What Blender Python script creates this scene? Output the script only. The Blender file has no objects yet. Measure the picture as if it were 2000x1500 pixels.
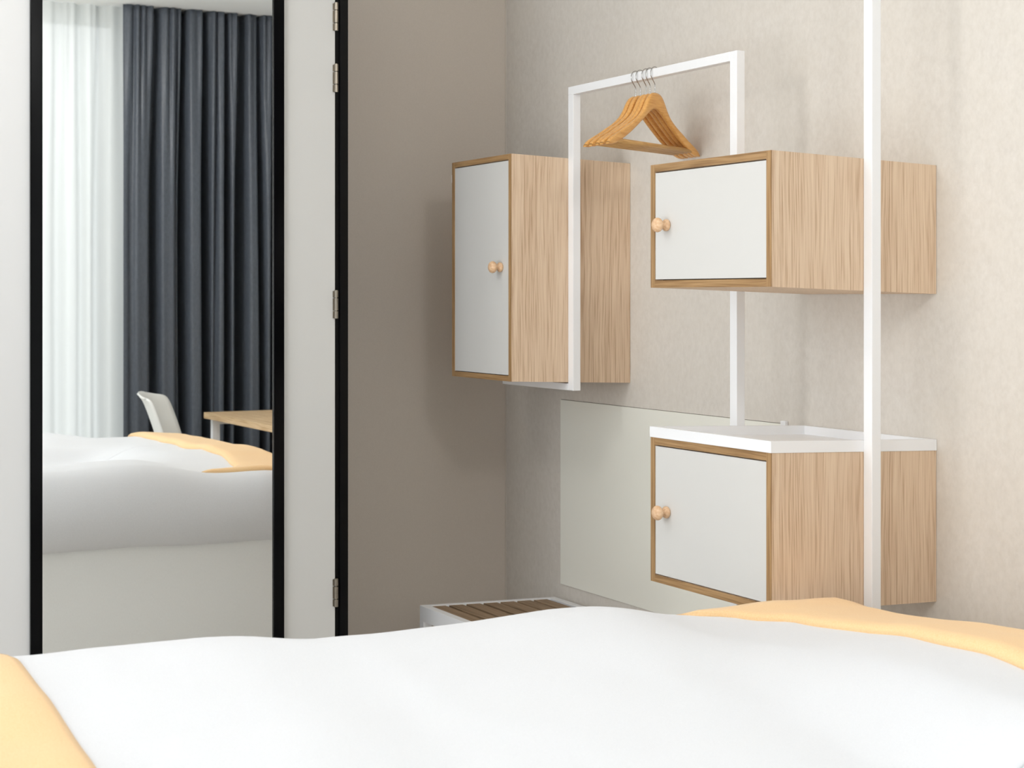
import bpy, bmesh, math, random
from mathutils import Vector, Matrix, noise
C = bpy.context.scene.collection
S = bpy.context.scene
PI = math.pi

# ------------------------------------------------------------------ camera
cd = bpy.data.cameras.new('camera'); cam = bpy.data.objects.new('camera', cd); C.objects.link(cam)
cam.location = (0, 0, 1.4)
cam.rotation_euler = (PI / 2, 0, -math.radians(28.473))
cd.sensor_width = 36.0
cd.lens = 57.94
cd.shift_y = -0.0855
cd.clip_start = 0.02
cd.dof.use_dof = True
cd.dof.focus_distance = 4.3
cd.dof.aperture_fstop = 8.0
S.camera = cam

# ------------------------------------------------------------------ world, daylight, exposure
w = bpy.data.worlds.new('world'); S.world = w; w.use_nodes = True
bg = w.node_tree.nodes['Background']
bg.inputs[0].default_value = (0.90, 0.95, 1.0, 1); bg.inputs[1].default_value = 2.0
ld = bpy.data.lights.new('window_daylight', 'AREA'); lo = bpy.data.objects.new('window_daylight', ld); C.objects.link(lo)
ld.shape = 'RECTANGLE'; ld.size = 4.2; ld.size_y = 3.1; ld.energy = 105; ld.color = (0.97, 0.985, 1.0)
lo.location = (0.75, -1.05, 1.55); lo.rotation_euler = (-PI / 2, 0, PI)   # outside the window, shining into the room
l2 = bpy.data.lights.new('added_side_window_fill', 'AREA'); lo2 = bpy.data.objects.new('added_side_window_fill', l2); C.objects.link(lo2)
l2.shape = 'RECTANGLE'; l2.size = 3.0; l2.size_y = 2.4; l2.energy = 100; l2.color = (0.97, 0.985, 1.0)
lo2.location = (-1.5, 2.45, 1.5); lo2.rotation_euler = (-PI / 2, 0, PI / 2)   # fill light outside the added, made-up side window, shining in
# two unseen globe pendants added as room fill (their fittings are built at the end of the script)
ADDED_LAMPS = ((1.4, 0.9, 2.62), (0.3, 3.45, 2.62))
for lx, ly, lz in ADDED_LAMPS:
    pl = bpy.data.lights.new('added_globe_fill', 'POINT'); po = bpy.data.objects.new('added_globe_fill', pl); C.objects.link(po)
    pl.energy = 86 if ly < 1 else 42; pl.shadow_soft_size = .17; pl.color = (1.0, 0.985, 0.965); po.location = (lx, ly, lz)
S.view_settings.view_transform = 'Standard'; S.view_settings.look = 'None'
S.view_settings.gamma = 1; S.view_settings.use_curve_mapping = False
S.view_settings.exposure = -0.72
S.cycles.max_bounces = 12; S.cycles.diffuse_bounces = 8; S.cycles.transparent_max_bounces = 16
S.cycles.sample_clamp_indirect = 8.0

# ------------------------------------------------------------------ materials
def srgb(r, g, b):
    f = lambda x: (x / 255 / 12.92) if x / 255 <= .04045 else ((x / 255 + .055) / 1.055) ** 2.4
    return (f(r), f(g), f(b), 1)

def mat(name, col, rough=.5, metal=0.0, spec=.5, coat=0.0):
    m = bpy.data.materials.new(name); m.use_nodes = True
    b = m.node_tree.nodes['Principled BSDF']
    b.inputs['Base Color'].default_value = col; b.inputs['Roughness'].default_value = rough
    b.inputs['Metallic'].default_value = metal; b.inputs['Specular IOR Level'].default_value = spec
    b.inputs['Coat Weight'].default_value = coat
    return m

def add_noise(m, c1, c2, scale=(1, 1, 1), ns=5, detail=4, lo=.35, hi=.65, bump=0.0, rough=.6, dist=.001):
    nt = m.node_tree; N = nt.nodes; L = nt.links; b = N['Principled BSDF']
    tc = N.new('ShaderNodeTexCoord'); mp = N.new('ShaderNodeMapping'); mp.inputs['Scale'].default_value = scale
    nz = N.new('ShaderNodeTexNoise'); nz.inputs['Scale'].default_value = ns; nz.inputs['Detail'].default_value = detail
    nz.inputs['Roughness'].default_value = rough
    L.new(tc.outputs['Object'], mp.inputs[0]); L.new(mp.outputs[0], nz.inputs['Vector'])
    cr = N.new('ShaderNodeValToRGB'); cr.color_ramp.elements[0].position = lo; cr.color_ramp.elements[1].position = hi
    cr.color_ramp.elements[0].color = c1; cr.color_ramp.elements[1].color = c2
    L.new(nz.outputs['Fac'], cr.inputs[0]); L.new(cr.outputs[0], b.inputs['Base Color'])
    if bump:
        bp = N.new('ShaderNodeBump'); bp.inputs['Strength'].default_value = bump; bp.inputs['Distance'].default_value = dist
        L.new(nz.outputs['Fac'], bp.inputs['Height']); L.new(bp.outputs[0], b.inputs['Normal'])
    return nz, cr

def wood(name, dark, mid, light, axis='z', rough=.55, fine=250, warp=.010):
    """straight-grained veneer: fine pores, broader growth bands and a slow tone drift"""
    m = mat(name, mid, rough, spec=.3); nt = m.node_tree; N = nt.nodes; L = nt.links; b = N['Principled BSDF']
    tc = N.new('ShaderNodeTexCoord')
    # gentle wander of the grain
    wn = N.new('ShaderNodeTexNoise'); wn.inputs['Scale'].default_value = 1.0; wn.inputs['Detail'].default_value = 2
    wm = N.new('ShaderNodeMapping')
    along = {'z': (5, 5, 2.2), 'y': (5, 2.2, 5), 'x': (2.2, 5, 5)}[axis]
    wm.inputs['Scale'].default_value = along
    L.new(tc.outputs['Object'], wm.inputs[0]); L.new(wm.outputs[0], wn.inputs['Vector'])
    sub = N.new('ShaderNodeVectorMath'); sub.operation = 'SUBTRACT'; sub.inputs[1].default_value = (.5, .5, .5)
    L.new(wn.outputs['Color'], sub.inputs[0])
    sc = N.new('ShaderNodeVectorMath'); sc.operation = 'SCALE'; sc.inputs['Scale'].default_value = warp * 2
    L.new(sub.outputs[0], sc.inputs[0])
    ad = N.new('ShaderNodeVectorMath'); ad.operation = 'ADD'
    L.new(tc.outputs['Object'], ad.inputs[0]); L.new(sc.outputs[0], ad.inputs[1])
    def layer(f, k, det):
        mp = N.new('ShaderNodeMapping'); s = [f, f, f]; s['xyz'.index(axis)] = f * k; mp.inputs['Scale'].default_value = s
        nz = N.new('ShaderNodeTexNoise'); nz.inputs['Scale'].default_value = 1; nz.inputs['Detail'].default_value = det
        L.new(ad.outputs[0], mp.inputs[0]); L.new(mp.outputs[0], nz.inputs['Vector']); return nz
    n1 = layer(fine, .022, 3); n2 = layer(85, .012, 2); n3 = layer(9, .05, 1)
    def mul(n, v):
        q = N.new('ShaderNodeMath'); q.operation = 'MULTIPLY'; q.inputs[1].default_value = v; L.new(n.outputs['Fac'], q.inputs[0]); return q
    a = N.new('ShaderNodeMath'); a.operation = 'ADD'; L.new(mul(n1, .62).outputs[0], a.inputs[0]); L.new(mul(n2, .26).outputs[0], a.inputs[1])
    a2 = N.new('ShaderNodeMath'); a2.operation = 'ADD'; L.new(a.outputs[0], a2.inputs[0]); L.new(mul(n3, .12).outputs[0], a2.inputs[1])
    cr = N.new('ShaderNodeValToRGB'); e = cr.color_ramp.elements
    e[0].position = .38; e[0].color = dark; e[1].position = .60; e[1].color = light
    x = cr.color_ramp.elements.new(.48); x.color = mid
    L.new(a2.outputs[0], cr.inputs[0]); L.new(cr.outputs[0], b.inputs['Base Color'])
    bp = N.new('ShaderNodeBump'); bp.inputs['Strength'].default_value = .15; bp.inputs['Distance'].default_value = .0004
    L.new(n1.outputs['Fac'], bp.inputs['Height']); L.new(bp.outputs[0], b.inputs['Normal'])
    return m

M = {}
M['oak'] = wood('pale_oak_veneer', srgb(190, 161, 133), srgb(214, 188, 161), srgb(224, 201, 175))
M['oak_edge_v'] = wood('dark_oak_edge_upright', srgb(136, 104, 68), srgb(158, 124, 84), srgb(176, 142, 100))
M['oak_edge_h'] = wood('dark_oak_edge_level', srgb(136, 104, 68), srgb(158, 124, 84), srgb(176, 142, 100), 'y')
M['desk_oak'] = wood('desk_oak', srgb(184, 150, 110), srgb(208, 178, 138), srgb(222, 196, 160), 'y')
M['slat'] = wood('walnut_slat', srgb(124, 102, 78), srgb(146, 122, 96), srgb(160, 136, 110), 'y')
M['beech'] = mat('turned_beech', srgb(222, 184, 146), .45)
add_noise(M['beech'], srgb(210, 168, 128), srgb(230, 196, 160), (14, 30, 30), 6, 3)
M['hanger'] = mat('lacquered_hanger_wood', srgb(214, 150, 72), .32, coat=.3)
add_noise(M['hanger'], srgb(208, 146, 70), srgb(232, 178, 104), (6, 60, 60), 4, 3, .3, .7)
M['hanger_bar'] = mat('hanger_bar_wood', srgb(200, 156, 96), .4)
add_noise(M['hanger_bar'], srgb(184, 138, 80), srgb(214, 172, 112), (6, 60, 60), 4, 3, .3, .7)
M['door_white'] = mat('white_laminate', srgb(211, 210, 207), .5, spec=.35)
M['steel_white'] = mat('white_powder_coat', srgb(240, 241, 243), .38, spec=.4)
M['dark_gap'] = mat('cabinet_interior', srgb(60, 48, 36), .8)
M['chrome'] = mat('chrome_wire', (.42, .41, .40, 1), .2, 1.0)
M['hinge'] = mat('satin_nickel', srgb(150, 142, 130), .3, 1.0)
M['black'] = mat('black_gloss_lacquer', (.0018, .0018, .0022, 1), .16, spec=.12)
M['black_satin'] = mat('black_satin_paint', (.0015, .0015, .0018, 1), .3, spec=.2)
M['mirror'] = mat('mirror_silver', (.97, .98, .972, 1), .0, 1.0)
M['leaf'] = mat('door_leaf_paint', srgb(206, 206, 204), .5)
M['white_wall'] = mat('white_wall_paint', srgb(224, 225, 226), .7)
M['ceiling'] = mat('ceiling_paint', srgb(244, 245, 243), .85)
M['taupe'] = mat('taupe_wall_paint', srgb(158, 148, 138), .75)
add_noise(M['taupe'], srgb(203, 194, 184), srgb(208, 199, 189), (1, 1, 1), 260, 3, .3, .7, .08)
M['glass_panel'] = mat('grey_coated_panel', srgb(240, 240, 231), .33, spec=.5)
M['panel_edge'] = mat('panel_edge', srgb(96, 88, 76), .6)
M['floor'] = mat('grey_floor', srgb(120, 112, 104), .6)
add_noise(M['floor'], srgb(206, 200, 192), srgb(218, 212, 204), (1, 1, 1), 30, 4)
M['seal'] = mat('corner_seal', srgb(205, 198, 188), .7)

# wallpaper: two octaves of faint mottling with a fine tooth
def wallpaper():
    m = mat('beige_wallpaper', srgb(212, 201, 190), .72, spec=.25); nt = m.node_tree; N = nt.nodes; L = nt.links
    nz, cr = add_noise(m, srgb(208, 202, 194), srgb(221, 216, 209), (1, 1, .8), 60, 6, .3, .72, .25, .72, .0005)
    n2 = N.new('ShaderNodeTexNoise'); n2.inputs['Scale'].default_value = 7; n2.inputs['Detail'].default_value = 3
    L.new(N['Texture Coordinate'].outputs['Object'], n2.inputs['Vector'])
    mx = N.new('ShaderNodeMix'); mx.data_type = 'RGBA'; mx.blend_type = 'MIX'
    mr = N.new('ShaderNodeMapRange'); mr.inputs[1].default_value = .3; mr.inputs[2].default_value = .7; mr.inputs[3].default_value = 0; mr.inputs[4].default_value = .35
    L.new(n2.outputs['Fac'], mr.inputs[0]); L.new(mr.outputs[0], mx.inputs[0])
    L.new(cr.outputs[0], mx.inputs[6]); mx.inputs[7].default_value = srgb(216, 210, 200)
    L.new(mx.outputs[2], N['Principled BSDF'].inputs['Base Color'])
    return m
M['paper'] = wallpaper()

def fabric(name, c1, c2, sc=900, bump=.15, rough=.9, sheen=.2):
    m = mat(name, c1, rough, spec=.15); N = m.node_tree.nodes; L = m.node_tree.links
    m.node_tree.nodes['Principled BSDF'].inputs['Sheen Weight'].default_value = sheen
    add_noise(m, c1, c2, (1, 1, .35), sc, 2, .35, .65, bump, .6, .0006)
    return m
M['duvet'] = fabric('white_cotton', srgb(223, 225, 229), srgb(228, 230, 234), 500, .12)
M['sheet'] = fabric('off_white_sheet', srgb(243, 245, 245), srgb(246, 248, 248), 300, .08)
M['throw'] = fabric('yellow_wool', srgb(243, 203, 150), srgb(248, 213, 165), 420, .3)
M['navy'] = fabric('charcoal_satin', srgb(74, 79, 87), srgb(82, 88, 97), 120, .05, .42, .0)
M['navy'].node_tree.nodes['Principled BSDF'].inputs['Specular IOR Level'].default_value = .45
M['shell'] = mat('white_plastic_shell', srgb(236, 236, 232), .4)
M['legwood'] = wood('chair_leg_beech', srgb(190, 150, 108), srgb(210, 172, 130), srgb(224, 190, 150))

def sheer():
    m = bpy.data.materials.new('sheer_voile'); m.use_nodes = True; nt = m.node_tree; N = nt.nodes; L = nt.links
    N.remove(N['Principled BSDF']); out = N['Material Output']
    tr = N.new('ShaderNodeBsdfTranslucent'); tr.inputs[0].default_value = (.66, .68, .67, 1)
    df = N.new('ShaderNodeBsdfDiffuse'); df.inputs[0].default_value = (.84, .86, .84, 1)
    tp = N.new('ShaderNodeBsdfTransparent'); tp.inputs[0].default_value = (1, 1, 1, 1)
    a = N.new('ShaderNodeMixShader'); a.inputs[0].default_value = .45; L.new(tr.outputs[0], a.inputs[1]); L.new(df.outputs[0], a.inputs[2])
    b = N.new('ShaderNodeMixShader'); b.inputs[0].default_value = .06; L.new(a.outputs[0], b.inputs[1]); L.new(tp.outputs[0], b.inputs[2])
    L.new(b.outputs[0], out.inputs[0]); return m
M['sheer'] = sheer()

def glass():
    m = bpy.data.materials.new('window_glass'); m.use_nodes = True; nt = m.node_tree; N = nt.nodes; L = nt.links
    N.remove(N['Principled BSDF']); out = N['Material Output']
    tp = N.new('ShaderNodeBsdfTransparent'); gl = N.new('ShaderNodeBsdfGlossy'); gl.inputs['Roughness'].default_value = .02
    fr = N.new('ShaderNodeFresnel'); fr.inputs[0].default_value = 1.45
    a = N.new('ShaderNodeMixShader'); L.new(fr.outputs[0], a.inputs[0]); L.new(tp.outputs[0], a.inputs[1]); L.new(gl.outputs[0], a.inputs[2])
    L.new(a.outputs[0], out.inputs[0]); return m
M['glass'] = glass()
def lamp_mat():  # glowing shell of the added fill pendants
    m = bpy.data.materials.new('added_frosted_globe'); m.use_nodes = True; nt = m.node_tree; N = nt.nodes; L = nt.links
    N.remove(N['Principled BSDF']); out = N['Material Output']
    tp = N.new('ShaderNodeBsdfTransparent'); tp.inputs[0].default_value = (.97, .97, .97, 1)
    em = N.new('ShaderNodeEmission'); em.inputs[0].default_value = (1, .975, .94, 1); em.inputs[1].default_value = 4
    a = N.new('ShaderNodeMixShader'); a.inputs[0].default_value = .15; L.new(tp.outputs[0], a.inputs[1]); L.new(em.outputs[0], a.inputs[2])
    L.new(a.outputs[0], out.inputs[0]); return m
def lamp_mat_opal():
    m = mat('lamp_diffuser', (1, 1, 1, 1), .6); b = m.node_tree.nodes['Principled BSDF']
    b.inputs['Emission Color'].default_value = (1, .96, .9, 1); b.inputs['Emission Strength'].default_value = 3; return m
M['lamp'] = lamp_mat()

# ------------------------------------------------------------------ helpers
def box(bm, x0, x1, y0, y1, z0, z1, mi=0, K=0.0, uref=0.0, bev=0.0):
    vs = [bm.verts.new((x, y, z - K * (x - uref))) for x in (x0, x1) for y in (y0, y1) for z in (z0, z1)]
    F = [(0, 1, 3, 2), (4, 6, 7, 5), (0, 4, 5, 1), (2, 3, 7, 6), (0, 2, 6, 4), (1, 5, 7, 3)]
    fs = []
    for f in F:
        q = bm.faces.new([vs[i] for i in f]); q.material_index = mi; fs.append(q)
    if bev:
        es = set(e for f in fs for e in f.edges)
        r = bmesh.ops.bevel(bm, geom=list(es), offset=bev, segments=2, affect='EDGES', profile=.5)
        for f in r['faces']: f.material_index = mi
    return fs

def make(name, bm, mats, parent=None, smooth=False, loc=None):
    bmesh.ops.recalc_face_normals(bm, faces=bm.faces[:])
    me = bpy.data.meshes.new(name); bm.to_mesh(me); bm.free()
    for m in (mats if isinstance(mats, (list, tuple)) else [mats]): me.materials.append(m)
    if smooth:
        for p in me.polygons: p.use_smooth = True
    o = bpy.data.objects.new(name, me); C.objects.link(o)
    if loc: o.location = loc
    if parent: o.parent = parent
    return o

def empty(name, loc, rz=0):
    o = bpy.data.objects.new(name, None); C.objects.link(o); o.location = loc; o.rotation_euler = (0, 0, rz); o.empty_display_size = .1
    return o

def tag(o, label=None, cat=None, group=None, kind=None):
    if label: o['label'] = label
    if cat: o['category'] = cat
    if group: o['group'] = group
    if kind: o['kind'] = kind
    return o

def bx(name, m, *b, parent=None, K=0.0, uref=0.0, bev=0.0, kind=None):
    bm = bmesh.new(); box(bm, *b, K=K, uref=uref, bev=bev); o = make(name, bm, m, parent)
    if kind: o['kind'] = kind
    return o

def tube(bm, pts, r, seg=10, closed=False):
    rings = []
    n = len(pts); pts = [Vector(p) for p in pts]; prev = None
    for i, p in enumerate(pts):
        d = (pts[min(i + 1, n - 1)] - pts[max(i - 1, 0)]).normalized()
        if prev is None:
            a = d.orthogonal().normalized()
        else:
            a = (prev - d * prev.dot(d)).normalized()
        prev = a; b = d.cross(a)
        rr = r[i] if isinstance(r, (list, tuple)) else r
        rings.append([bm.verts.new(p + (a * math.cos(t) + b * math.sin(t)) * rr) for t in [2 * PI * k / seg for k in range(seg)]])
    for i in range(n - 1):
        for k in range(seg):
            bm.faces.new((rings[i][k], rings[i][(k + 1) % seg], rings[i + 1][(k + 1) % seg], rings[i + 1][k]))
    bm.faces.new(rings[0][::-1]); bm.faces.new(rings[-1])

def lathe_x(bm, prof, seg=32):
    """profile (a, r) turned about the -X axis"""
    rings = []
    for a, r in prof:
        rings.append([bm.verts.new((-a, r * math.cos(2 * PI * k / seg), r * math.sin(2 * PI * k / seg))) for k in range(seg)])
    for i in range(len(rings) - 1):
        for k in range(seg):
            bm.faces.new((rings[i][k], rings[i][(k + 1) % seg], rings[i + 1][(k + 1) % seg], rings[i + 1][k]))
    bm.faces.new(rings[0][::-1]); bm.faces.new(rings[-1])

def sm(a, b, x):
    t = max(0, min(1, (x - a) / (b - a))); return t * t * (3 - 2 * t)

# ------------------------------------------------------------------ the room (x runs towards the wallpapered wall, y away from the window)
UW = 2.744          # wallpapered wall
VC = 5.105          # taupe end wall
VM = 4.52           # wall and door carrying the mirror
CH = 3.08           # ceiling
bx('floor', M['floor'], -1.2, 3.95, -.75, 5.4, -.1, 0, kind='structure')
bx('ceiling', M['ceiling'], -1.2, 3.95, -.75, 5.4, CH, CH + .1, kind='structure')
bx('wall_right', M['paper'], UW, UW + .12, 2.2, VC + .1, 0, CH, kind='structure')
bx('wall_bathroom_return', M['white_wall'], UW + .12, 3.85, 2.2, 2.3, 0, CH, kind='structure')
bx('wall_desk_side', M['white_wall'], 3.85, 3.95, -.6, 2.3, 0, CH, kind='structure')
bx('wall_end', M['taupe'], 1.9, UW, VC, VC + .1, 0, CH, kind='structure')
bx('wall_front', M['white_wall'], -1.1, .975, VM, VM + .12, 0, CH, kind='structure')
bx('wall_above_door', M['white_wall'], 0.975, 1.898, VM, VM + .12, 2.5, CH, kind='structure')
bm = bmesh.new()
for b in ((-.75, 1.0, 0, CH), (3.9, VM + .12, 0, CH), (1.0, 3.9, 0, .3), (1.0, 3.9, 2.7, CH)): box(bm, -1.2, -1.1, *b)
wl = make('wall_left', bm, M['white_wall']); wl['kind'] = 'structure'
bm = bmesh.new()  # frame of a made-up side window, added to let fill light in
for y in (1.0, 2.42, 3.85): box(bm, -1.18, -1.13, y, y + .05, .3, 2.7)
for y0, y1 in ((1.05, 2.42), (2.47, 3.85)):
    for z in (.3, 2.65): box(bm, -1.18, -1.13, y0, y1, z, z + .05)
w2 = make('added_side_window', bm, M['steel_white']); w2['kind'] = 'structure'
for y0, y1 in ((1.05, 2.42), (2.47, 3.85)):
    bx('window_pane', M['glass'], -1.158, -1.152, y0, y1, .35, 2.65, parent=w2)
bx('trim_1', M['seal'], UW - .003, UW, VC - .0045, VC, 0, CH, kind='structure')     # thin pale bead in the corner
# black door frame (stepped) with its deep reveal
bm = bmesh.new()
box(bm, 1.8595, 1.8735, 4.526, 4.66, 0, 2.5); box(bm, 1.8735, 1.8985, 4.518, 5.105, 0, 2.5)
box(bm, .977, 1.8595, 4.526, 4.62, 2.455, 2.4995)
tr2 = make('trim_2', bm, M['black_satin']); tr2['kind'] = 'structure'
# door leaf
bm = bmesh.new(); box(bm, .9775, 1.858, 4.520, 4.560, .012, 2.452, bev=.001)
door = make('door_1', bm, M['leaf']); door['kind'] = 'structure'
for z0 in (2.1826, 2.0017, 1.3352, .4862):
    h = .0815; cx, cy = 1.8588, 4.5135
    bm = bmesh.new()
    for a, b in ((0, .262), (.292, .728), (.758, 1)):
        tube(bm, [(cx, cy, z0 + h * a), (cx, cy, z0 + h * b)], .0062, 16)
    tube(bm, [(cx, cy, z0 + .001), (cx, cy, z0 + h - .001)], .0026, 12)
    tube(bm, [(cx, cy, z0 + h), (cx, cy, z0 + h + .002)], .0052, 12)
    [box(bm, cx - .0085, cx - .001, 4.5175, 4.5205, z0 + h * a, z0 + h * b) for a, b in ((.01, .262), (.292, .728), (.758, .99))]
    hg = make('hinge', bm, M['hinge'], door)
# window wall with a wide opening, reveals, frame and panes
bm = bmesh.new()
for b in ((-1.1, -.85, .0, CH), (2.62, 3.85, 0, CH), (-.85, 2.62, 0, .08), (-.85, 2.62, 3.04, CH)):
    box(bm, b[0], b[1], -.75, -.6, b[2], b[3])
wb = make('wall_back', bm, M['white_wall']); wb['kind'] = 'structure'
bm = bmesh.new()
for x in (-.85, .28, 1.43, 2.57): box(bm, x, x + .05, -.72, -.66, .08, 3.04)
box(bm, -.80, 2.57, -.72, -.66, .08, .13); box(bm, -.80, 2.57, -.72, -.66, 2.99, 3.04)
wf = make('window_1', bm, M['steel_white']); wf['kind'] = 'structure'
for x0, x1 in ((-.80, .28), (.33, 1.43), (1.48, 2.57)):
    bx('window_pane', M['glass'], x0, x1, -.695, -.685, .13, 2.99, parent=wf)
bx('baseboard_desk_side', M['white_wall'], 3.838, 3.85, -.3, 2.2, 0, .08, kind='structure')

# ------------------------------------------------------------------ curtains
def curtain(name, u0, u1, y, z0, z1, seed, troughs, m, label, cat, nu_step=.004):
    """cloth with broad rounded folds parted by narrow deep creases; troughs = (position, half width, depth)"""
    rnd = random.Random(seed); bm = bmesh.new()
    ph = [(rnd.uniform(-1, 1), rnd.uniform(-1, 1)) for _ in troughs]
    def off(u, r):
        k = sm(.55, 1.0, r) ** 1.3
        o = 0
        for (c, wd, dp), (a, b_) in zip(troughs, ph):
            cc = c + .010 * a * math.sin(r * 3 + b_ * 3) + .012 * b_ * k
            ww = wd * (1.12 - .3 * k)
            o -= 2.0 * dp * (1 - .5 * k) * math.exp(-abs((u - cc) / ww) ** 2.6)
        o += .010 * k * math.sin(u * 118 + 2 * math.sin(u * 31)) + .006 * math.sin(u * 47 + seed)
        return o
    nu = int((u1 - u0) / nu_step); rows = [0, .08, .16, .24, .32, .4, .48, .56, .64, .72, .8, .87, .92, .96, .985, 1]
    g = []
    for r in rows:
        row = []
        for i in range(nu + 1):
            u = u0 + (u1 - u0) * i / nu
            wob = .008 * noise.noise(Vector((u * 7, r * 3, seed)))
            row.append(bm.verts.new((u, y + off(u, r) + wob, z0 + (z1 - z0) * r)))
        g.append(row)
    for a in range(len(rows) - 1):
        for i in range(nu):
            bm.faces.new((g[a][i], g[a][i + 1], g[a + 1][i + 1], g[a + 1][i]))
    o = make(name, bm, m, smooth=True)
    tag(o, label, cat)
    return o
dk = curtain('blackout_curtain', 2.545, 3.80, -.33, .04, CH - .004, 5,
             [(2.592, .020, .014), (2.735, .026, .075), (2.862, .012, .030), (2.912, .024, .085), (3.035, .024, .085), (3.104, .012, .02), (3.170, .018, .075),
              (3.258, .032, .095), (3.384, .018, .07), (3.46, .02, .06), (3.56, .02, .08), (3.66, .02, .07), (3.75, .02, .06)], M['navy'],
             'charcoal grey blackout curtain hanging in deep folds, seen in the mirror', 'curtain')
sd = dk.modifiers.new('thickness', 'SOLIDIFY'); sd.thickness = .003
rs = random.Random(4); tl = []; x = -1.0
while x < 2.58:
    tl.append((x, rs.uniform(.02, .035), rs.uniform(.02, .045))); x += rs.uniform(.10, .19)
sh = curtain('sheer_curtain', -1.0, 2.585, -.44, .03, CH - .004, 9, tl, M['sheer'], 'white sheer curtain over the window, seen in the mirror beside the dark curtain', 'curtain', .01)

# ------------------------------------------------------------------ mirror
mr = empty('wall_mirror', (1.33, 4.52, .15))
tag(mr, 'tall full-length mirror in a thin black gloss frame on the white door', 'mirror')
bm = bmesh.new()
mx0, mx1, mz0, mz1 = .9735, 1.6950, .15, 2.40
X, Y0, Y1 = (mx0, mx1), 4.5065, 4.5205
def fr(x0, x1, z0, z1): box(bm, x0 - 1.33, x1 - 1.33, Y0 - 4.52, Y1 - 4.52, z0 - .15, z1 - .15, bev=.0018)
fr(mx0, mx0 + .032, mz0, mz1); fr(mx1 - .0325, mx1, mz0, mz1); fr(mx0 + .031, mx1 - .031, mz0, mz0 + .033); fr(mx0 + .031, mx1 - .031, mz1 - .033, mz1)
make('frame', bm, M['black'], mr)
bm = bmesh.new(); box(bm, mx0 + .03 - 1.33, mx1 - .03 - 1.33, -.006, .0012, .03, mz1 - .15 - .03)
make('mirror_glass', bm, M['mirror'], mr)

# ------------------------------------------------------------------ cabinets
KNOB = [(0, .0005), (0, .0125), (.0015, .0142), (.0045, .0148), (.008, .0142), (.0115, .0105), (.0135, .0078), (.0165, .0072), (.0185, .0092),
        (.021, .0135), (.0245, .0166), (.0285, .0180), (.0325, .0177), (.0365, .0155), (.0395, .0115), (.0415, .006), (.042, .0005)]
SAG = .0326
def cabinet(name, label, u0, u1, v0, v1, z0, z1, knob, t=.018, bracket=False, open_deg=0):
    cx, cy = u0, v0
    root = empty(name, (u0, v0, z0)); tag(root, label, 'cabinet', None)
    D, W, H = u1 - u0, v1 - v0, z1 - z0
    bm = bmesh.new()
    e = .0012
    box(bm, e, D, 0, t, 0, H, K=SAG); box(bm, e, D, W - t, W, 0, H, K=SAG)
    box(bm, e, D, t, W - t, 0, t, K=SAG); box(bm, e, D, t, W - t, H - t, H, K=SAG)
    box(bm, D - .012, D - .001, t, W - t, t, H - t, K=SAG)
    box(bm, .024, .03, t, W - t, t, H - t, mi=1, K=SAG)
    make('carcass', bm, [M['oak'], M['dark_gap']], root)
    for y0, y1, w0, w1, mk, lb in ((0, t, 0, H, 'v', 'darker oak edging of the near side'), (W - t, W, 0, H, 'v', 'darker oak edging of the far side'),
                               (t, W - t, 0, t, 'h', 'darker oak edging of the bottom'), (t, W - t, H - t, H, 'h', 'darker oak edging of the top')):
        bm = bmesh.new(); box(bm, -.0002, .0014, y0, y1, w0, w1)
        make('edge_band', bm, M['oak_edge_' + mk], root)['label'] = lb
    g = .0022
    bm = bmesh.new(); box(bm, .0015, .0195, t + g * .4, W - t - g * .4, t + g, H - t - g * 1.4, bev=.0008)
    d = make('door', bm, M['door_white'], root); d['label'] = 'plain white door'
    bm = bmesh.new(); lathe_x(bm, KNOB)
    k = make('knob', bm, M['beech'], d, smooth=True, loc=(.0015, knob[0] - v0, knob[1] - z0)); k['label'] = 'turned pale wooden knob'
    if bracket:
        bm = bmesh.new(); box(bm, .004, .05, W, W + .012, H - .062, H - .038)
        make('wall_bracket', bm, M['steel_white'], root)
    return root
cabinet('wall_cabinet', 'upper oak cabinet with a white door, hanging above the tray-topped cabinet', 2.2574, UW - .001, 2.951, 3.4385, 1.4217, 1.7262, (3.366, 1.5745))
cabinet('wall_cabinet', 'lower oak cabinet with a white door under the white metal tray, behind the bed', 2.2574, UW - .001, 2.951, 3.4385, .6935, 1.0508, (3.366, .8716))
cabinet('wall_cabinet', 'tall narrow upright oak cabinet with a white door near the taupe wall corner', 2.3255, UW - .001, 4.2935, 4.686, 1.1475, 1.8235, (4.358, 1.4876), t=.016, bracket=True)

# ------------------------------------------------------------------ tray on the lower cabinet
bm = bmesh.new()
D, W = UW - .001 - 2.2555, .4905; rw = .016; hh = .0262
box(bm, 0, rw, 0, W, 0, hh, K=SAG); box(bm, D - rw, D, 0, W, 0, hh, K=SAG)
box(bm, rw, D - rw, 0, rw, 0, hh, K=SAG); box(bm, rw, D - rw, W - rw, W, 0, hh, K=SAG)
box(bm, rw, D - rw, rw, W - rw, 0, .004, K=SAG)
tr = make('metal_tray', bm, M['steel_white'], loc=(2.2555, 2.9495, 1.0512))
tag(tr, 'white raised-rim metal tray lying on top of the lower cabinet', 'tray')

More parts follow.
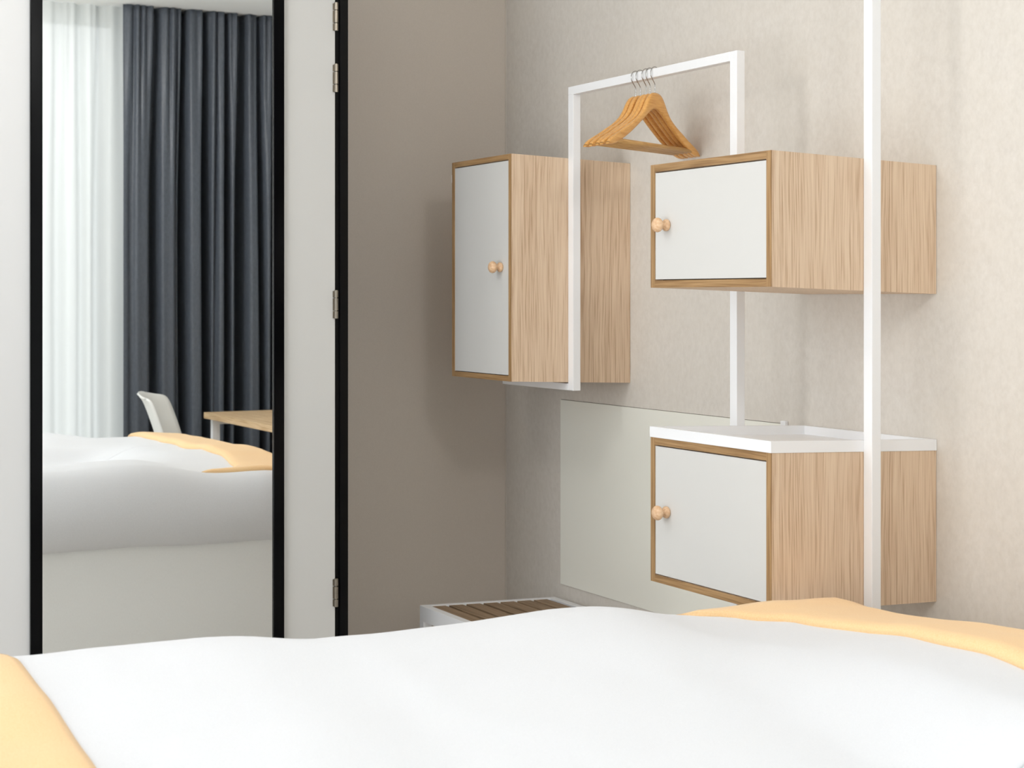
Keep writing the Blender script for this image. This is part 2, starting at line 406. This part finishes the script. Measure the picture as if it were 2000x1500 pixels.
# ------------------------------------------------------------------ white tube frames
PU0, PU1 = 2.5205, 2.5465
rk = empty('clothes_rail_frame', (PU0, 2.92, 0))
tag(rk, 'white square-tube clothes rail frame carrying the hangers on the wallpapered wall', 'clothes rail')
def part(name, x0, x1, y0, y1, z0, z1):
    bm = bmesh.new(); box(bm, x0 - PU0, x1 - PU0, y0 - 2.92, y1 - 2.92, z0, z1, bev=.0014)
    return make(name, bm, M['steel_white'], rk)
part('post', PU0, PU1, 3.4392, 3.4692, .0, 2.0315)
part('post', PU0, PU1, 4.2625, 4.2925, 1.1165, 2.0070)
part('hanging_rail', PU0, PU1, 3.4692, 4.2925, 2.0070, 2.0315)
part('cabinet_support_bar', PU0, PU1, 4.2925, 4.713, 1.1165, 1.1375)
bm = bmesh.new(); box(bm, 0, .0268, 0, .0292, 0, CH - .001, bev=.0014)
pole = make('pole', bm, M['steel_white'], loc=(2.5203, 2.9203, 0))
tag(pole, 'tall white square pole from floor to ceiling in front of the two right-hand cabinets', 'pole')

# ------------------------------------------------------------------ hangers
def smooth_pts(p, n=6):
    out = []
    for i in range(len(p) - 1):
        p0 = p[max(i - 1, 0)]; p1 = p[i]; p2 = p[i + 1]; p3 = p[min(i + 2, len(p) - 1)]
        for k in range(n):
            t = k / n
            out.append(tuple(.5 * (2 * p1[j] + (p2[j] - p0[j]) * t + (2 * p0[j] - 5 * p1[j] + 4 * p2[j] - p3[j]) * t * t + (3 * p1[j] - p0[j] - 3 * p2[j] + p3[j]) * t ** 3) for j in range(len(p1))))
    out.append(p[-1]); return out
def hanger():
    root = empty('clothes_hanger', (0, 0, 0))
    # half outline, top edge out to the tip and back along the lower edge, with a slit notch near the tip
    top = smooth_pts([(0, 0), (.014, -.002), (.028, -.010), (.040, -.025), (.052, -.045), (.070, -.066), (.100, -.087), (.132, -.104), (.160, -.1195)], 4)
    notch = [(.1625, -.1205), (.1600, -.1265), (.1618, -.1272), (.1660, -.1222)]
    tip = smooth_pts([(.1660, -.1222), (.188, -.133), (.204, -.142), (.2145, -.151), (.2185, -.159), (.2145, -.1610)], 4)
    low = smooth_pts([(.2145, -.1610), (.198, -.1600), (.170, -.1495), (.120, -.1215), (.070, -.0865), (.030, -.0575), (.010, -.0475), (0, -.0465)], 4)
    half = top + notch + tip[1:] + low[1:]
    T = .0085
    bm = bmesh.new()
    # quad strips between upper and lower edge, mirrored
    def lerp_edge(pts, x):
        for a, b in zip(pts, pts[1:]):
            if (a[0] - x) * (b[0] - x) <= 0 and a[0] != b[0]:
                return a[1] + (b[1] - a[1]) * (x - a[0]) / (b[0] - a[0])
        return pts[-1][1]
    up = top + notch[:1] + notch[1:3] + tip[:-1]
    xs = [.2180 * (i / 46) for i in range(47)]
    tops = top + [(.1625, -.1205), (.1632, -.1268), (.1645, -.1272), (.1660, -.1222)] + tip[1:]
    tops = sorted(set(tops[:-1]), key=lambda q: q[0])
    xs = sorted(set([round(q[0], 5) for q in tops if q[0] <= .2180] + [round(x, 5) for x in xs]))
    lows = sorted(set(low), key=lambda q: q[0])
    rows = []
    def sect(x, zt, zb):
        m = (zt + zb) / 2; hh = (zt - zb) / 2; tt = T * (1.0 - .25 * abs(x) / .22); pr = []
        for k in range(12):
            a = 2 * PI * k / 12; c_, s_ = math.cos(a), math.sin(a)
            ex = .55
            pr.append((x, tt * math.copysign(abs(c_) ** ex, c_), m + hh * math.copysign(abs(s_) ** ex, s_)))
        return pr
    full = [-x for x in xs[::-1] if x > 0] + xs
    for x in full:
        ax = abs(x); zt = lerp_edge(tops, ax) if ax > 0 else 0
        zb = lerp_edge(lows, ax) if ax <= lows[-1][0] else lows[-1][1]
        if zt - zb < .002: zt = zb + .002
        rows.append([bm.verts.new(q) for q in sect(x, zt, zb)])
    for a, b in zip(rows, rows[1:]):
        for k in range(12): bm.faces.new((a[k], a[(k + 1) % 12], b[(k + 1) % 12], b[k]))
    bm.faces.new(rows[0]); bm.faces.new(rows[-1][::-1])
    make('shoulder_piece', bm, M['hanger'], root, smooth=True)
    bm = bmesh.new(); tube(bm, [(-.190, 0, -.1475), (0, 0, -.1475), (.190, 0, -.1475)], .0062, 14)
    make('trouser_bar', bm, M['hanger_bar'], root, smooth=True)
    # hook: stem, swan bend over the 26 mm tube
    bm = bmesh.new()
    R = .0215; pts = [(0, 0, -.004), (0, 0, .012), (0, 0, .020), (-.003, 0, .0265), (-.0125, 0, .036), (-.019, 0, .0435)]
    for k in range(0, 13):
        a = math.radians(200 - k * 17.5); pts.append((R * math.cos(a) , 0, .0515 + R * .93 * math.sin(a)))
    tube(bm, smooth_pts(pts, 3), .0013, 8)
    make('hook', bm, M['chrome'], root, smooth=True)
    return root
hg = hanger()
labs = ['wooden clothes hanger nearest the camera, rightmost of the five on the rail',
        'wooden clothes hanger second from the right on the rail, just behind the front one',
        'wooden clothes hanger in the middle of the five on the rail',
        'wooden clothes hanger second from the left on the rail',
        'wooden clothes hanger furthest back, leftmost of the five on the rail']
for i, (v, rz) in enumerate(((3.8376, 21.5), (3.8622, 20.2), (3.8818, 19.8), (3.9118, 19.0), (3.936, 18.2))):
    if i == 0: o = hg
    else:
        o = hg.copy(); C.objects.link(o)
        for ch in hg.children:
            c = ch.copy(); C.objects.link(c); c.parent = o
    o.location = (2.5335, v, 1.9665); o.rotation_euler = (0, math.radians(.9), math.radians(rz))
    tag(o, labs[i], 'clothes hanger', 'wooden hangers on the clothes rail')

# ------------------------------------------------------------------ grey coated panel on the wallpaper
pn = empty('wall_panel', (UW, 3.53, .45)); tag(pn, 'flat grey-green rectangular panel fixed on the wallpaper behind the lower cabinet', 'wall panel')
bm = bmesh.new(); box(bm, -.004, -.001, 0, 1.186, 0, .6085)
make('sheet', bm, M['glass_panel'], pn)
bm = bmesh.new(); box(bm, -.001, 0, -.0012, 1.1872, -.0012, .6097)
make('backing', bm, M['panel_edge'], pn)
bm = bmesh.new(); box(bm, -.012, 0, -.018, .004, .598, .618, bev=.003)
make('corner_clip', bm, M['steel_white'], pn)

# ------------------------------------------------------------------ luggage rack
lr = empty('luggage_rack', (2.228, 4.02, 0)); tag(lr, 'low luggage rack with white frame and brown wooden slats behind the bed', 'luggage rack')
RD, RW, RH = .492, .700, .424
def rp(name, m, *b, bev=.001, K=SAG):
    bm = bmesh.new(); box(bm, *b, K=K, bev=0); o = make(name, bm, m, lr)
    if bev:
        bv = o.modifiers.new('b', 'BEVEL'); bv.width = bev; bv.segments = 2
    return o
ap = RH - .048
rp('side_rail', M['steel_white'], 0, .028, 0, RW, ap, RH); rp('side_rail', M['steel_white'], RD - .028, RD, 0, RW, ap, RH)
rp('end_rail', M['steel_white'], .028, RD - .028, 0, .028, ap, RH); rp('end_rail', M['steel_white'], .028, RD - .028, RW - .022, RW, ap, RH)
for x in (0, RD - .028):
    for y in (0, RW - .028): 
        bm = bmesh.new(); box(bm, x, x + .028, y, y + .028, 0, ap - SAG * x); make('leg', bm, M['steel_white'], lr)
x = .030; pitch = (RD - .06) / 7
for k in range(7):
    rp('slat', M['slat'], x + .0005, x + pitch - .012, .028, RW - .022, RH - .016, RH - .002)
    x += pitch
rp('slat_tray', M['dark_gap'], .028, RD - .028, .028, RW - .022, RH - .026, RH - .018, bev=0)

# ------------------------------------------------------------------ desk and chair (seen in the mirror)
dx0, dx1, dy0, dy1, dz = 2.89, 3.60, .07, 1.75, .750
ds = empty('desk', (dx0, dy0, 0)); tag(ds, 'oak-topped desk on white metal legs, at the right edge of the mirror', 'desk')
bm = bmesh.new(); box(bm, 0, dx1 - dx0, 0, dy1 - dy0, dz - .034, dz, bev=.001); make('desktop', bm, M['desk_oak'], ds)
for x in (.03, dx1 - dx0 - .07):
    for y in (.03, dy1 - dy0 - .07):
        bm = bmesh.new(); box(bm, x, x + .04, y, y + .04, 0, dz - .034); make('leg', bm, M['steel_white'], ds)
for y in (.03, dy1 - dy0 - .07):
    bm = bmesh.new(); box(bm, .07, dx1 - dx0 - .07, y, y + .04, dz - .064, dz - .034); make('frame_rail', bm, M['steel_white'], ds)

ch = empty('shell_chair', (2.765, .50, .02), math.radians(28)); tag(ch, 'white moulded shell chair standing by the desk, seen in the mirror', 'chair')
bm = bmesh.new()
prof = smooth_pts([(.23, .425), (.20, .450), (.10, .445), (-.05, .432), (-.15, .440), (-.205, .490), (-.235, .57), (-.268, .68), (-.308, .79), (-.335, .845), (-.360, .868)], 4)
NR = 20; g = []
for i, (px, pz) in enumerate(prof):
    f = i / (len(prof) - 1)
    hw = .215 if f < .55 else .215 - .02 * sm(.55, 1, f)
    if f > .84: hw -= .07 * ((f - .84) / .16) ** 2
    if f < .08: hw -= .05 * (1 - f / .08) ** 2
    row = []
    for k in range(NR + 1):
        s_ = -1 + 2 * k / NR
        lift = .055 * abs(s_) ** 3 * (1 - sm(.3, .55, f)) + .0
        fwd = .075 * abs(s_) ** 2.6 * sm(.4, .6, f) * (1 - .35 * sm(.8, 1, f))
        row.append(bm.verts.new((px + fwd, hw * s_, pz + lift + .05 * fwd - .03 * abs(s_) ** 3 * sm(.85, 1, f))))
    g.append(row)
for a in range(len(g) - 1):
    for k in range(NR): bm.faces.new((g[a][k], g[a][k + 1], g[a + 1][k + 1], g[a + 1][k]))
sc_ = make('seat_shell', bm, M['shell'], ch, smooth=True)
so = sc_.modifiers.new('t', 'SOLIDIFY'); so.thickness = .012; so.offset = 0
for sx in (-1, 1):
    for sy in (-1, 1):
        bm = bmesh.new(); tube(bm, [(sx * .11, sy * .11, .43), (sx * .20, sy * .20, -.02)], [.014, .010], 12); make('leg', bm, M['legwood'], ch, smooth=True)

# ------------------------------------------------------------------ bed
bed = empty('bed', (.1, 1.15, 0)); tag(bed, 'double bed with a pale fitted cover on its mattress and base, under the duvets', 'bed')
bm = bmesh.new(); box(bm, .05, 2.25, .07, 1.74, .0, .3, bev=.01); make('bed_base', bm, M['sheet'], bed, smooth=False)
bm = bmesh.new(); box(bm, .02, 2.28, .05, 1.77, .3, .585, bev=.035); make('mattress', bm, M['sheet'], bed, smooth=True)

# fitted cover hanging over mattress and base to just above the floor: an open-bottomed shell
bm = bmesh.new(); fs = box(bm, 0, 2.30, .03, 1.79, .012, .592)
bmesh.ops.delete(bm, geom=[f for f in fs if all(abs(v.co.z - .012) < 1e-5 for v in f.verts)], context='FACES')
cv = make('bed_cover', bm, M['sheet'], bed)
bv = cv.modifiers.new('b', 'BEVEL'); bv.width = .03; bv.segments = 4
def interp(tab, x):
    if x <= tab[0][0]: return tab[0][1]
    for (a, b), (c_, d) in zip(tab, tab[1:]):
        if x <= c_:
            t = (x - a) / (c_ - a); t = t * t * (3 - 2 * t) * .5 + t * .5
            return b + (d - b) * t
    return tab[-1][1]
ZU = [(0, .030), (.55, .026), (.92, .022), (1.15, .000), (1.32, -.001), (1.66, .005), (1.84, .000), (2.0, -.007), (2.12, -.016), (2.30, -.028), (2.45, -.04)]
def top_z(u, v):
    """height of the duvets: two soft ridges with a shallow valley between them"""
    FT = interp([(1.0, .72), (1.5, .735), (2.05, .736), (2.23, .749), (2.42, .742), (2.56, .731), (2.70, .722), (2.80, .721), (2.88, .728), (2.94, .722), (3.0, .70)], v)
    a = interp([(1.0, .700), (1.15, .745), (1.35, .768), (1.55, .762), (1.68, .730), (1.78, .665), (1.84, .632), (1.92, .642), (2.15, .675), (2.40, .712), (2.62, .749), (2.80, .770), (2.88, .762), (3.0, .735)], v)
    z = a + interp(ZU, u)
    kf = sm(1.72, 2.04, u); z = z * (1 - kf) + (FT - .07 * max(0, u - 2.22)) * kf
    z += .006 * noise.noise(Vector((u * 3.1, v * 2.7, 1.3))) + .003 * noise.noise(Vector((u * 8, v * 6, 4.1)))
    return z
def duvet(name, v0, v1, label, hang_far, hang_near, seed):
    bm = bmesh.new(); U0, U1 = .12, 2.44
    nu = 110
    # section path across the bed: list of (v, z or None for on top)
    path = []
    if hang_near: path += [(v0 - .055, .40), (v0 - .062, .48), (v0 - .055, .57), (v0 - .035, .645), (v0 - .008, .692)]
    else: path += [(v0 + .005, -.014), (v0 + .0005, -.007), (v0 + .003, -.0015)]
    nv = 40
    for k in range(nv + 1): path.append((v0 + .012 + (v1 - v0 - .024) * k / nv, None))
    if hang_far: path += [(v1 + .018, .728), (v1 + .042, .704), (v1 + .060, .67), (v1 + .072, .63), (v1 + .078, .59), (v1 + .076, .55), (v1 + .066, .51), (v1 + .050, .478), (v1 + .032, .462), (v1 + .012, .468)]
    else: path += [(v1 - .003, -.0015), (v1 - .0005, -.007), (v1 - .005, -.014)]
    def station(i):
        # along the bed: flat top then rolling over the foot end
        s_ = i / nu
        return s_
    rows = []
    roll = [(0, 0), (.022, -.006), (.038, -.020), (.049, -.042), (.054, -.07), (.055, -.11), (.052, -.17), (.046, -.23), (.036, -.262), (.020, -.268)]
    us = [(U0 + (U1 - .055 - U0) * k / nu, 0) for k in range(nu + 1)] + [(U1 - .055 + a, b) for a, b in roll[1:]]
    for (u, dz) in us:
        row = []
        for (v, z) in path:
            if z is None: zz = top_z(u, v)
            elif z < 0: zz = top_z(u, v) + z; z = None
            else:
                f = (z - .36) / (.74 - .36)
                ref = top_z(u, v1 if v > (v0 + v1) / 2 else v0)
                zz = z + (ref - .745) * max(0, f)
                if v > (v0 + v1) / 2 and hang_far:
                    zz += .010 * noise.noise(Vector((u * 2.2, seed, .3))) * (1 - f)
                    v = v + .012 * noise.noise(Vector((u * 1.7, z * 3, seed))) * math.sin(max(0, min(1, f)) * PI)
            zz = max(zz + dz, .33 if z is None or z > .5 else zz + dz * .05)
            vv = v
            if dz < 0:   # round the corner of the duvet in plan
                pass
            row.append(bm.verts.new((u, vv, zz)))
        rows.append(row)
    for a in range(len(rows) - 1):
        for k in range(len(path) - 1):
            bm.faces.new((rows[a][k], rows[a][k + 1], rows[a + 1][k + 1], rows[a + 1][k]))
    o = make(name, bm, M['duvet'], smooth=True)
    so = o.modifiers.new('t', 'SOLIDIFY'); so.thickness = .02; so.offset = -1
    tag(o, label, 'duvet', None); return o
duvet('duvet', 1.8415, 2.925, 'white duvet on the mirror side of the bed, filling the foreground', True, False, 3)
duvet('duvet', 1.20, 1.84, 'white duvet on the window side of the bed, the further ridge in the mirror', False, True, 7)

def throw(name, ufun0, ufun1, v0, v1, lift, label, foot_hang, seed):
    bm = bmesh.new(); nv = 90; nu = 26; rows = []
    for j in range(nv + 1):
        v = v0 + (v1 - v0) * j / nv; a, b = ufun0(v), ufun1(v); row = []
        end = min(1, (v1 - v) / .14, (v - v0) / .10); end = max(0, end) ** .6
        row.append(bm.verts.new((a + .006, v, top_z(a + .006, v) - .004)))
        for k in range(nu + 1):
            f = k / nu; u = a + (b - a) * f
            h = lift(v) * (min(1, f / .10) ** .5) * (min(1, (1 - f) / .12 + (0 if not foot_hang else 1)) ** .5) * (.35 + .65 * end)
            rid = .002 * math.sin(f * 9 + v * 5 + seed) * noise.noise(Vector((u * 5, v * 2.2, seed)))
            row.append(bm.verts.new((u, v, top_z(u, v) + (.004 + h + rid if 0 < j < nv else -.005))))
        if foot_hang:
            for du, dz in ((.03, -.010), (.05, -.030), (.066, -.065), (.073, -.12), (.072, -.19), (.068, -.25)):
                row.append(bm.verts.new((b + du, v, top_z(b, v) + .006 + lift(v) * (.35 + .65 * end) + dz)))
        else:
            row.append(bm.verts.new((b - .004, v, top_z(b, v) - .004)))
        rows.append(row)
    for a in range(nv):
        for k in range(len(rows[0]) - 1):
            bm.faces.new((rows[a][k], rows[a][k + 1], rows[a + 1][k + 1], rows[a + 1][k]))
    o = make(name, bm, M['throw'], smooth=True)
    so = o.modifiers.new('t', 'SOLIDIFY'); so.thickness = .006; so.offset = 1
    tag(o, label, 'throw'); return o
throw('bed_throw', lambda v: interp([(1.1, 2.18), (2.05, 2.175), (2.35, 2.195), (2.57, 2.19), (2.75, 2.155), (2.85, 2.08), (2.905, 1.97)], v) + .006 * math.sin(v * 21), lambda v: 2.385, 1.12, 2.905,
      lambda v: interp([(1.1, .010), (2.0, .014), (2.3, .013), (2.6, .007), (2.905, .005)], v),
      'yellow throw across the foot of the bed, at the right of the photo', True, 2)
throw('bed_throw', lambda v: .16, lambda v: .590 + .006 * math.sin(v * 6), 1.22, 2.90, lambda v: .012,
      'pale yellow throw near the head of the bed, in the lower left corner', False, 5)

# ------------------------------------------------------------------ globe pendants (made up, added above the frame as fill light)
for i, (lx, ly, lz) in enumerate(ADDED_LAMPS):
    lp = empty('added_pendant_lamp', (lx, ly, CH))
    tag(lp, ('added fill-light frosted globe pendant hanging from the ceiling near the window, above the picture',
             'added fill-light frosted globe pendant hanging from the ceiling near the white door, above the picture')[i], 'lamp')
    bm = bmesh.new(); tube(bm, [(0, 0, -.02), (0, 0, lz - CH + .17)], .004, 8); make('cord', bm, M['steel_white'], lp)
    bm = bmesh.new(); tube(bm, [(0, 0, 0), (0, 0, -.03)], .05, 24); make('canopy', bm, M['steel_white'], lp)
    bm = bmesh.new(); bmesh.ops.create_uvsphere(bm, u_segments=32, v_segments=16, radius=.175, matrix=Matrix.Translation((0, 0, lz - CH)))
    gl = make('globe', bm, M['lamp'], lp, smooth=True)
